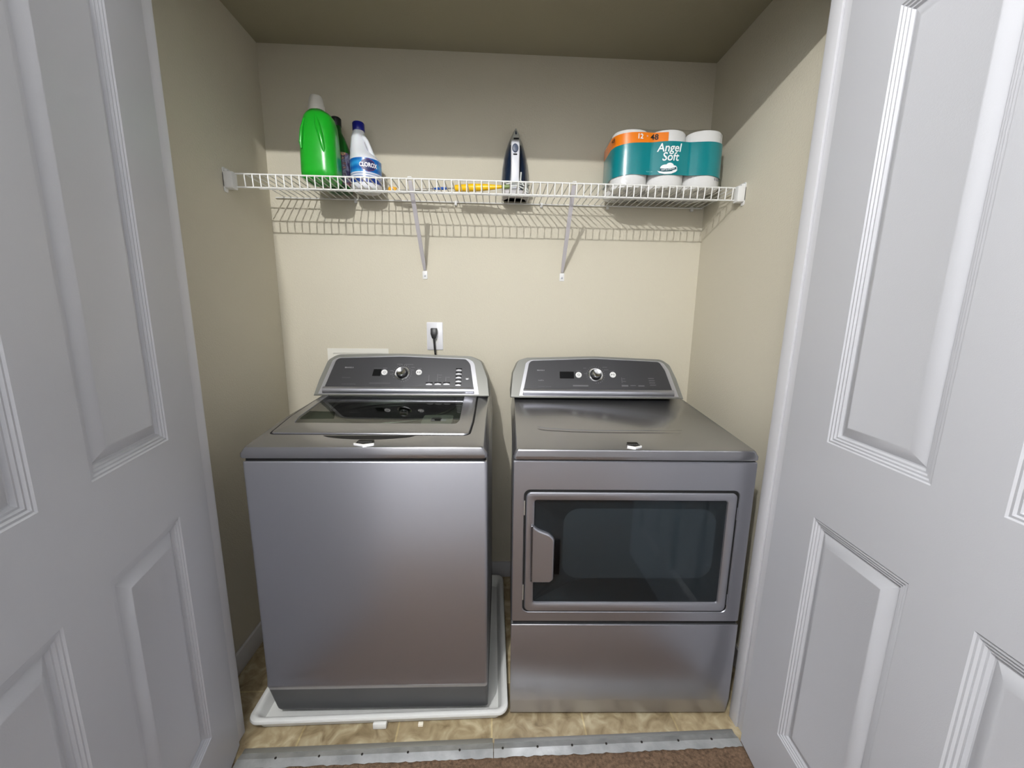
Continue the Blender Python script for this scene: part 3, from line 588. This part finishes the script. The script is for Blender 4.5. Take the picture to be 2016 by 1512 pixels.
def bleach_label():
    m = mat('bleach_label', (40, 120, 190), .25, coat=.4); nt = m.node_tree; b = nt.nodes['Principled BSDF']
    tc = nt.nodes.new('ShaderNodeTexCoord'); sp = nt.nodes.new('ShaderNodeSeparateXYZ'); nt.links.new(tc.outputs['Object'], sp.inputs[0])
    w_ = nt.nodes.new('ShaderNodeTexWave'); w_.inputs['Scale'].default_value = 9; w_.inputs['Distortion'].default_value = 6; w_.bands_direction = 'Z'; nt.links.new(tc.outputs['Object'], w_.inputs['Vector'])
    c2 = nt.nodes.new('ShaderNodeValToRGB'); c2.color_ramp.elements[0].color = lin((20, 96, 176)); c2.color_ramp.elements[1].color = lin((50, 152, 214)); nt.links.new(w_.outputs['Fac'], c2.inputs['Fac'])
    cr = nt.nodes.new('ShaderNodeValToRGB'); cr.color_ramp.interpolation = 'CONSTANT'; e = cr.color_ramp.elements
    mr = nt.nodes.new('ShaderNodeMapRange'); mr.inputs['From Min'].default_value = .022; mr.inputs['From Max'].default_value = .114; nt.links.new(sp.outputs['Z'], mr.inputs['Value'])
    e[0].position = 0; e[0].color = lin((24, 52, 128)); e[1].position = .19; e[1].color = lin((206, 210, 226))
    for p, c in ((.23, (90, 120, 170)), (.26, (214, 216, 228)), (.33, (110, 140, 180)), (.36, (210, 214, 226)), (.42, (0, 0, 0))): k = e.new(p); k.color = lin(c)
    gt = nt.nodes.new('ShaderNodeMath'); gt.operation = 'GREATER_THAN'; gt.inputs[1].default_value = .42; nt.links.new(mr.outputs[0], gt.inputs[0])
    mx = nt.nodes.new('ShaderNodeMix'); mx.data_type = 'RGBA'; nt.links.new(gt.outputs[0], mx.inputs['Factor']); nt.links.new(mr.outputs[0], cr.inputs['Fac']); nt.links.new(cr.outputs[0], mx.inputs['A']); nt.links.new(c2.outputs[0], mx.inputs['B'])
    nt.links.new(mx.outputs['Result'], b.inputs['Base Color']); return m
RL = .0616
lb = MB().loft([[(RL * math.cos(a), RL * math.sin(a), z) for a in [math.radians(-178 + 176 * k / 30 + 6) for k in range(31)]] for z in (.022, .112)], False, False, False).obj('label', bleach_label(), b3)
A0 = math.radians(-65)
cyl = lambda u, z, h: ((RL + h) * math.cos(A0 + u / RL), (RL + h) * math.sin(A0 + u / RL), z)
def cylpoly(pts, h, name, m, par):
    # fan from the centre, subdivided so it bends with the bottle
    cx = sum(p[0] for p in pts) / len(pts); cz = sum(p[1] for p in pts) / len(pts); P_ = []
    for i in range(len(pts)):
        a, b = pts[i], pts[(i + 1) % len(pts)]
        for k in range(6): P_.append((a[0] + (b[0] - a[0]) * k / 6, a[1] + (b[1] - a[1]) * k / 6))
    loops = [[cyl(cx + (x - cx) * q, cz + (z - cz) * q, h) for x, z in P_] for q in (1, .75, .5, .25, .02)]
    MB().loft(loops, False, True).obj(name, m, par)
hexa = lambda w_, h_: [(-w_, 0), (-w_ * .55, -h_ * .72), (0, -h_), (w_ * .55, -h_ * .72), (w_, 0), (w_ * .55, h_ * .72), (0, h_), (-w_ * .55, h_ * .72)]
cylpoly([(u, z + .086) for u, z in hexa(.036, .0245)], .0004, 'logo_border', mat('logo_red', (120, 50, 90), .4), lb)
cylpoly([(u, z + .086) for u, z in hexa(.034, .0225)], .0007, 'logo_field', mat('logo_navy', (34, 40, 92), .4), lb)
text_on('logo_lettering', 'CLOROX', .0205, lambda a, c: cyl(a * .82, .079 + c * 1.08, .0011), mat('logo_white', (240, 240, 244), .4), lb, align='CENTER', bold=.0007)

# yellow-handled brush lying on the shelf
wn = empty('yellow_handled_brush', (.0, 1.69, ZS + .0155), label='long yellow-handled cleaning brush lying on the wire shelf left of the iron', category='brush')
YEL = mat('yellow_plastic', (240, 190, 14), .35)
def seg(name, x0, x1, rs, m, par=wn, dz=0.0):
    n = len(rs); MB().tube([(x0 + (x1 - x0) * i / (n - 1), (.065 - (x0 + (x1 - x0) * i / (n - 1))) * .17 - .012, dz) for i in range(n)], rs, 14).obj(name, m, par)
seg('end_cap', .066, .034, [.007, .0085, .0085, .006], mat('olive_plastic', (120, 138, 84), .4))
seg('grip', .034, -.155, [.006, .009, .0115, .0135, .0145, .0145, .0135, .012], YEL)
seg('shaft', -.155, -.355, [.0022, .0022, .0022], mat('shaft_grey', (130, 125, 120), .4, metal=.6))
seg('collar', -.190, -.250, [.0045, .0055, .005, .0025], mat('collar_blue', (26, 78, 160), .4))
MB().loft([[(x, (.065 - x) * .17 - .012 + b, c) for b, c in rrect(-w_, w_, -.0105, -.0105 + h, .002, 2)] for x, w_, h in ((-.25, .004, .008), (-.30, .022, .006), (-.385, .026, .005), (-.40, .022, .005))]).obj('brush_head', mat('head_clear', (176, 172, 160), .35), wn)
MB().lathe([(.0001, -.011), (.011, -.009), (.013, 0), (.011, .008), (.0001, .010)], 16, lambda a, b, z: (-.418 + a * 1.5, .066 + b, z)).obj('tip', mat('tip_amber', (226, 168, 50), .3), wn)

# steam iron standing on its heel, sole against the wall
ir = empty('steam_iron', (.0945, 1.775, ZS + .001), label='dark blue steam iron with a white handle, standing upright on the wire shelf', category='iron')
IH = [(0, .049), (.01, .052), (.05, .0565), (.09, .0570), (.13, .0540), (.17, .0478), (.205, .0390), (.235, .0285), (.262, .0165), (.280, .0070), (.288, .0010)]
def iron_loop(y, k, z0=0.0, zk=1.0, top=0.0): # outline at depth y, scaled in x
    L = [(-w_ * k, y, z0 + (z * zk) - top) for z, w_ in IH]; R_ = [(w_ * k, y, z0 + (z * zk) - top) for z, w_ in reversed(IH)]
    return L + R_
MB().loft([iron_loop(.060, 1.0), iron_loop(.0555, 1.02)]).obj('soleplate', mat('sole_steel', (150, 150, 148), .25, metal=.9), ir, smooth=50)
MB().loft([iron_loop(.0555, .93, 0, .985), iron_loop(.0505, .93, 0, .985)], False, False).obj('sole_gap', GAP, ir)
NAVY = mat('iron_navy', (26, 40, 62), .18, coat=.5)
MB().loft([iron_loop(.0510, 1.0, 0, 1.0), iron_loop(.044, 1.0, 0, .995), iron_loop(.030, .90, .0, .97), iron_loop(.012, .66, .0, .93), iron_loop(.004, .40, .0, .90)]).obj('water_tank', NAVY, ir, smooth=60)
IW = mat('iron_white', (224, 226, 232), .25, coat=.3)
MB().loft([[(x, y, z) for x, y, z in iron_loop(.0525, 1.03, 0, 1.0)], [(x, y, z) for x, y, z in iron_loop(.0505, 1.03, 0, 1.0)]]).obj('skirt', mat('iron_grey', (156, 158, 158), .35), ir)
nz = [(.278, .003), (.255, .014), (.23, .0205), (.205, .0235)]
MB().loft([[(-w_, y, z) for w_, z, y in [(b, a, .028 - (.278 - a) * .45) for a, b in nz]] + [(w_, y, z) for w_, z, y in [(b, a, .028 - (.278 - a) * .45) for a, b in reversed(nz)]],
           [(-w_ * .7, y, z) for w_, z, y in [(b, a, .018 - (.278 - a) * .5) for a, b in nz]] + [(w_ * .7, y, z) for w_, z, y in [(b, a, .018 - (.278 - a) * .5) for a, b in reversed(nz)]]]).obj('nose', mat('iron_nose', (170, 172, 164), .35), ir, smooth=50)
MB().box(-.011, .011, -.0215, -.0185, .222, .227).obj('spray_slot', BLACK, ir)
hx = -.004
hp_ = [(.222, .006), (.216, -.018), (.20, -.030), (.17, -.036), (.12, -.038), (.07, -.036), (.045, -.030), (.02, -.018)]
secs = []
for i, (z, y) in enumerate(hp_):
    w_ = [.014, .0165, .0178, .018, .0172, .0172, .020, .026][i]; secs.append([(hx + a, y + b, z) for a, b in rrect(-w_, w_, -.009, .011, .007, 4)])
MB().loft(secs).obj('handle', IW, ir, smooth=50)
dl = MB().lathe([(.0125, 0), (.0125, .003), (.010, .006), (.0001, .007)], 24, lambda a, b, z: (hx - .001 + a * 1.0, -.044 - z, .178 + b * 1.35)).obj('steam_dial', mat('dial_slate', (74, 84, 106), .35), ir)
MB().box(hx - .009, hx + .007, -.0485, -.044, .152, .157).obj('trigger', BLACK, ir, bevel=.001)
MB().loft([[(a, b, z) for a, b in rrect(-.054, .054, -.040, .052, .014, 4)] for z in (0, .004, .018)] + [[(a, b, .024) for a, b in rrect(-.049, .049, -.034, .050, .012, 4)]]).obj('heel', mat('heel_grey', (176, 172, 172), .4), ir, bevel=.001)
mb = MB()
for q in range(3):
    pts = []
    for k in range(24):
        a = 2 * math.pi * k / 24
        pts.append((.004 + (.046 + .004 * q) * math.cos(a), -.010 - (.034 + .003 * q) * (1 if math.sin(a) > 0 else .6) * math.sin(a), .034 + .009 * q + .010 * math.sin(a * 1 + q) - .012 * math.cos(a) * (1 if q == 2 else .4)))
    mb.tube(pts, .0032, 8, True)
mb.tube([(.020, -.052, .085), (.018, -.050, .055), (.03, -.05, .035), (.050, -.044, .020), (.052, -.03, .012)], .0032, 8)
mb.tube([(-.03, -.045, .028), (.0, -.053, .034), (.03, -.052, .024), (.05, -.04, .010)], .0032, 8)
mb.obj('power_cord', mat('iron_cord', (206, 210, 204), .45), ir, smooth=60)
MB().box(.012, .034, -.0545, -.049, .026, .030).obj('cord_tie', BLACK, ir)

# toilet paper pack
tp = empty('toilet_paper_pack', (.684, 1.700, ZS + .002), -.045, label='plastic-wrapped toilet paper pack with a teal band at the right end of the shelf', category='toilet paper')
RX, RY, RH = .0718, .057, .1030
PAPER = mat('tissue_white', (236, 236, 234), .85, bump=.4, bscale=220)
me_roll = None
for ix in range(3):
    for iy in range(2):
        for iz in range(2):
            cx, cy, z0 = (ix - 1) * RX * 2, (iy - .5) * RY * 2, iz * RH
            if me_roll is None:
                N_ = 36; lp_ = lambda kx, z: [(RX * kx * math.cos(2 * math.pi * k / N_) * .985, RY * kx * math.sin(2 * math.pi * k / N_) * .985, z) for k in range(N_)]
                r_ = MB().loft([lp_(.3, .03), lp_(.3, .002), lp_(.93, 0), lp_(1, .006), lp_(1, RH - .007), lp_(.93, RH - .001), lp_(.3, RH - .004), lp_(.3, RH - .03)], True, True).obj('paper_roll', PAPER, tp, smooth=50)
                me_roll = r_.data
            else:
                r_ = bpy.data.objects.new('paper_roll', me_roll); COL.objects.link(r_); r_.parent = tp
            r_.location = (cx, cy, z0)
def wrap_outline(off):
    pts = []
    HX, HY = RX * 3 + off, RY * 2 + off
    def fy(x):  # taut plastic over three rolls
        if abs(x) > 2 * RX:
            u = min(1, (abs(x) - 2 * RX) / RX); return RY + RY * math.sqrt(1 - u * u)
        return RY * 2 - .009 * (1 - abs(math.cos(math.pi * x / (2 * RX)))) ** .8
    n = 61
    fr = []
    for k in range(n):
        x = -RX * 3 + RX * 6 * k / (n - 1); fr.append((x, fy(x)))
    front = [(x * (HX / (3 * RX)), -(y + off)) for x, y in fr]; back = [(x * (HX / (3 * RX)), (y + off)) for x, y in reversed(fr)]
    return front + back, fy
wo, FY = wrap_outline(.0015); n1 = len(wo)
WRAP = tinted_glass('clear_wrap', (246, 246, 246), .10, 1.45, bump=.9, bscale=26)
ws = MB().loft([[(x * .9, y * .9, -.001) for x, y in wo], [(x, y, .006) for x, y in wo], [(x, y, RH * 2 - .006) for x, y in wo], [(x * .93, y * .93, RH * 2 + .002) for x, y in wo]], True, True).obj('plastic_wrap', WRAP, tp, smooth=60)
TEAL = mat('teal_print', (0, 122, 128), .28, coat=.5, bump=.25, bscale=30); ORANGE = mat('orange_print', (232, 124, 18), .3, coat=.5, bump=.25, bscale=30)
w2, _ = wrap_outline(.0022)
zt_, zb_ = .163, .044
def ztop(x): return zt_ - .014 * max(0, (-x - .03) / .19) ** 1.2 if x < -.03 else zt_
MB().loft([[(x, y, zb_ - .006 * max(0, (abs(x) - .15) / .07)) for x, y in w2], [(x, y, ztop(x)) for x, y in w2]], False, False).obj('printed_band', TEAL, tp, smooth=60)
of = [(x, y) for x, y in w2[:61] if x < -.008]; ofb = [(x, y) for x, y in w2[61:] if x < -.17]
orl = ofb + of
MB().loft([[(x, y, ztop(x) - .0005) for x, y in orl], [(x, y, .194 - .004 * max(0, (-x - .1) / .1)) for x, y in orl]], False, False, False).obj('printed_flash', ORANGE, tp, smooth=60)
fr_y = lambda x: -(FY(max(-.217, min(.217, x))) + .0030)
on = lambda x, z, h=0.0: (x, fr_y(x) - h, z)
LW = mat('print_white', (236, 240, 240), .4); LB = mat('print_black', (24, 22, 22), .5)
pb_ = [c for c in tp.children if c.name.startswith('printed_band')][0]; pf_ = [c for c in tp.children if c.name.startswith('printed_flash')][0]
text_on('lettering', 'Angel', .044, lambda a, c: on(a * .90 - .008 + c * .12, .126 + c * .95, .0015), LW, pb_, align='CENTER', bold=.0006)
text_on('lettering', 'Soft', .044, lambda a, c: on(a * .90 - .002 + c * .12, .094 + c * .95, .0015), LW, pb_, align='CENTER', bold=.0006)
text_on('lettering', '12', .024, lambda a, c: on(a - .122, .170 + c, .0015), LW, pf_, align='CENTER', bold=.0006)
text_on('lettering', '48', .027, lambda a, c: on(a * 1.1 - .066, .169 + c, .0015), LB, pf_, align='CENTER', bold=.0006)
text_on('lettering', '48', .019, lambda a, c: (-.2185 + .0 * c + (a * .25 if a < 0 else a * .5), -.0595 - .030 + a * -1.2 + .0, .163 + c), LB, pf_, align='CENTER', bold=.0004)
text_on('lettering', '=', .012, lambda a, c: on(a - .094, .176 + c, .0015), LW, pf_, align='CENTER')
# cloud shape with its banner
cl = MB()
for cx, cz, rx, rz in ((-.018, .068, .020, .012), (-.002, .075, .015, .011), (.014, .067, .013, .010)):
    cl.add([on(cx, cz, .0012)] + [on(cx + rx * math.cos(2 * math.pi * k / 20), cz + rz * math.sin(2 * math.pi * k / 20), .0012) for k in range(20)], [(0, k + 1, (k + 1) % 20 + 1) for k in range(20)])
sw = [(x_ - .020, z_ - .004) for x_, z_ in [(-.028, .062), (-.020, .054), (.0, .050), (.025, .051), (.042, .058), (.050, .067), (.040, .063), (.02, .059), (-.005, .058)]]
cl.add([on(x, z, .0012) for x, z in sw], [tuple(range(len(sw)))])
cl.obj('cloud_print', LW, pb_, smooth=0)
bn = [(x_ - .020, z_ - .004) for x_, z_ in [(-.020, .0705), (-.018, .0615), (.0, .0598), (.022, .0612), (.044, .0675), (.043, .0760), (.022, .0700), (.0, .0685)]]
MB().add([on(x, z, .0018) for x, z in bn], [(0, 1, 2, 7), (7, 2, 3, 6), (6, 3, 4, 5)]).obj('banner_print', mat('banner_teal', (8, 72, 84), .4), pb_, smooth=0)
text_on('lettering', 'SOFT & STRONG', .0068, lambda a, c: on(a * 1.0 - .008, .0582 + c + max(0, a + .012) ** 2 * 5.0, .0024), LW, pb_, align='CENTER', bold=.0001)
text_on('lettering', 'septic safe', .0062, lambda a, c: on(a - .078, .054 + c, .0015), mat('print_pale', (150, 200, 205), .4), pb_, align='CENTER')
# small bar marks near the bottom right corner
mb = MB()
for k in range(9):
    if k in (2, 5): continue
    x = .176 + k * .0030; mb.add([on(x, .027, .0012), on(x + .0019, .027, .0012), on(x + .0019, .037, .0012), on(x, .037, .0012)], [(0, 1, 2, 3)])
mb.obj('lot_code_print', mat('print_grey', (80, 78, 88), .5), ws, smooth=0)
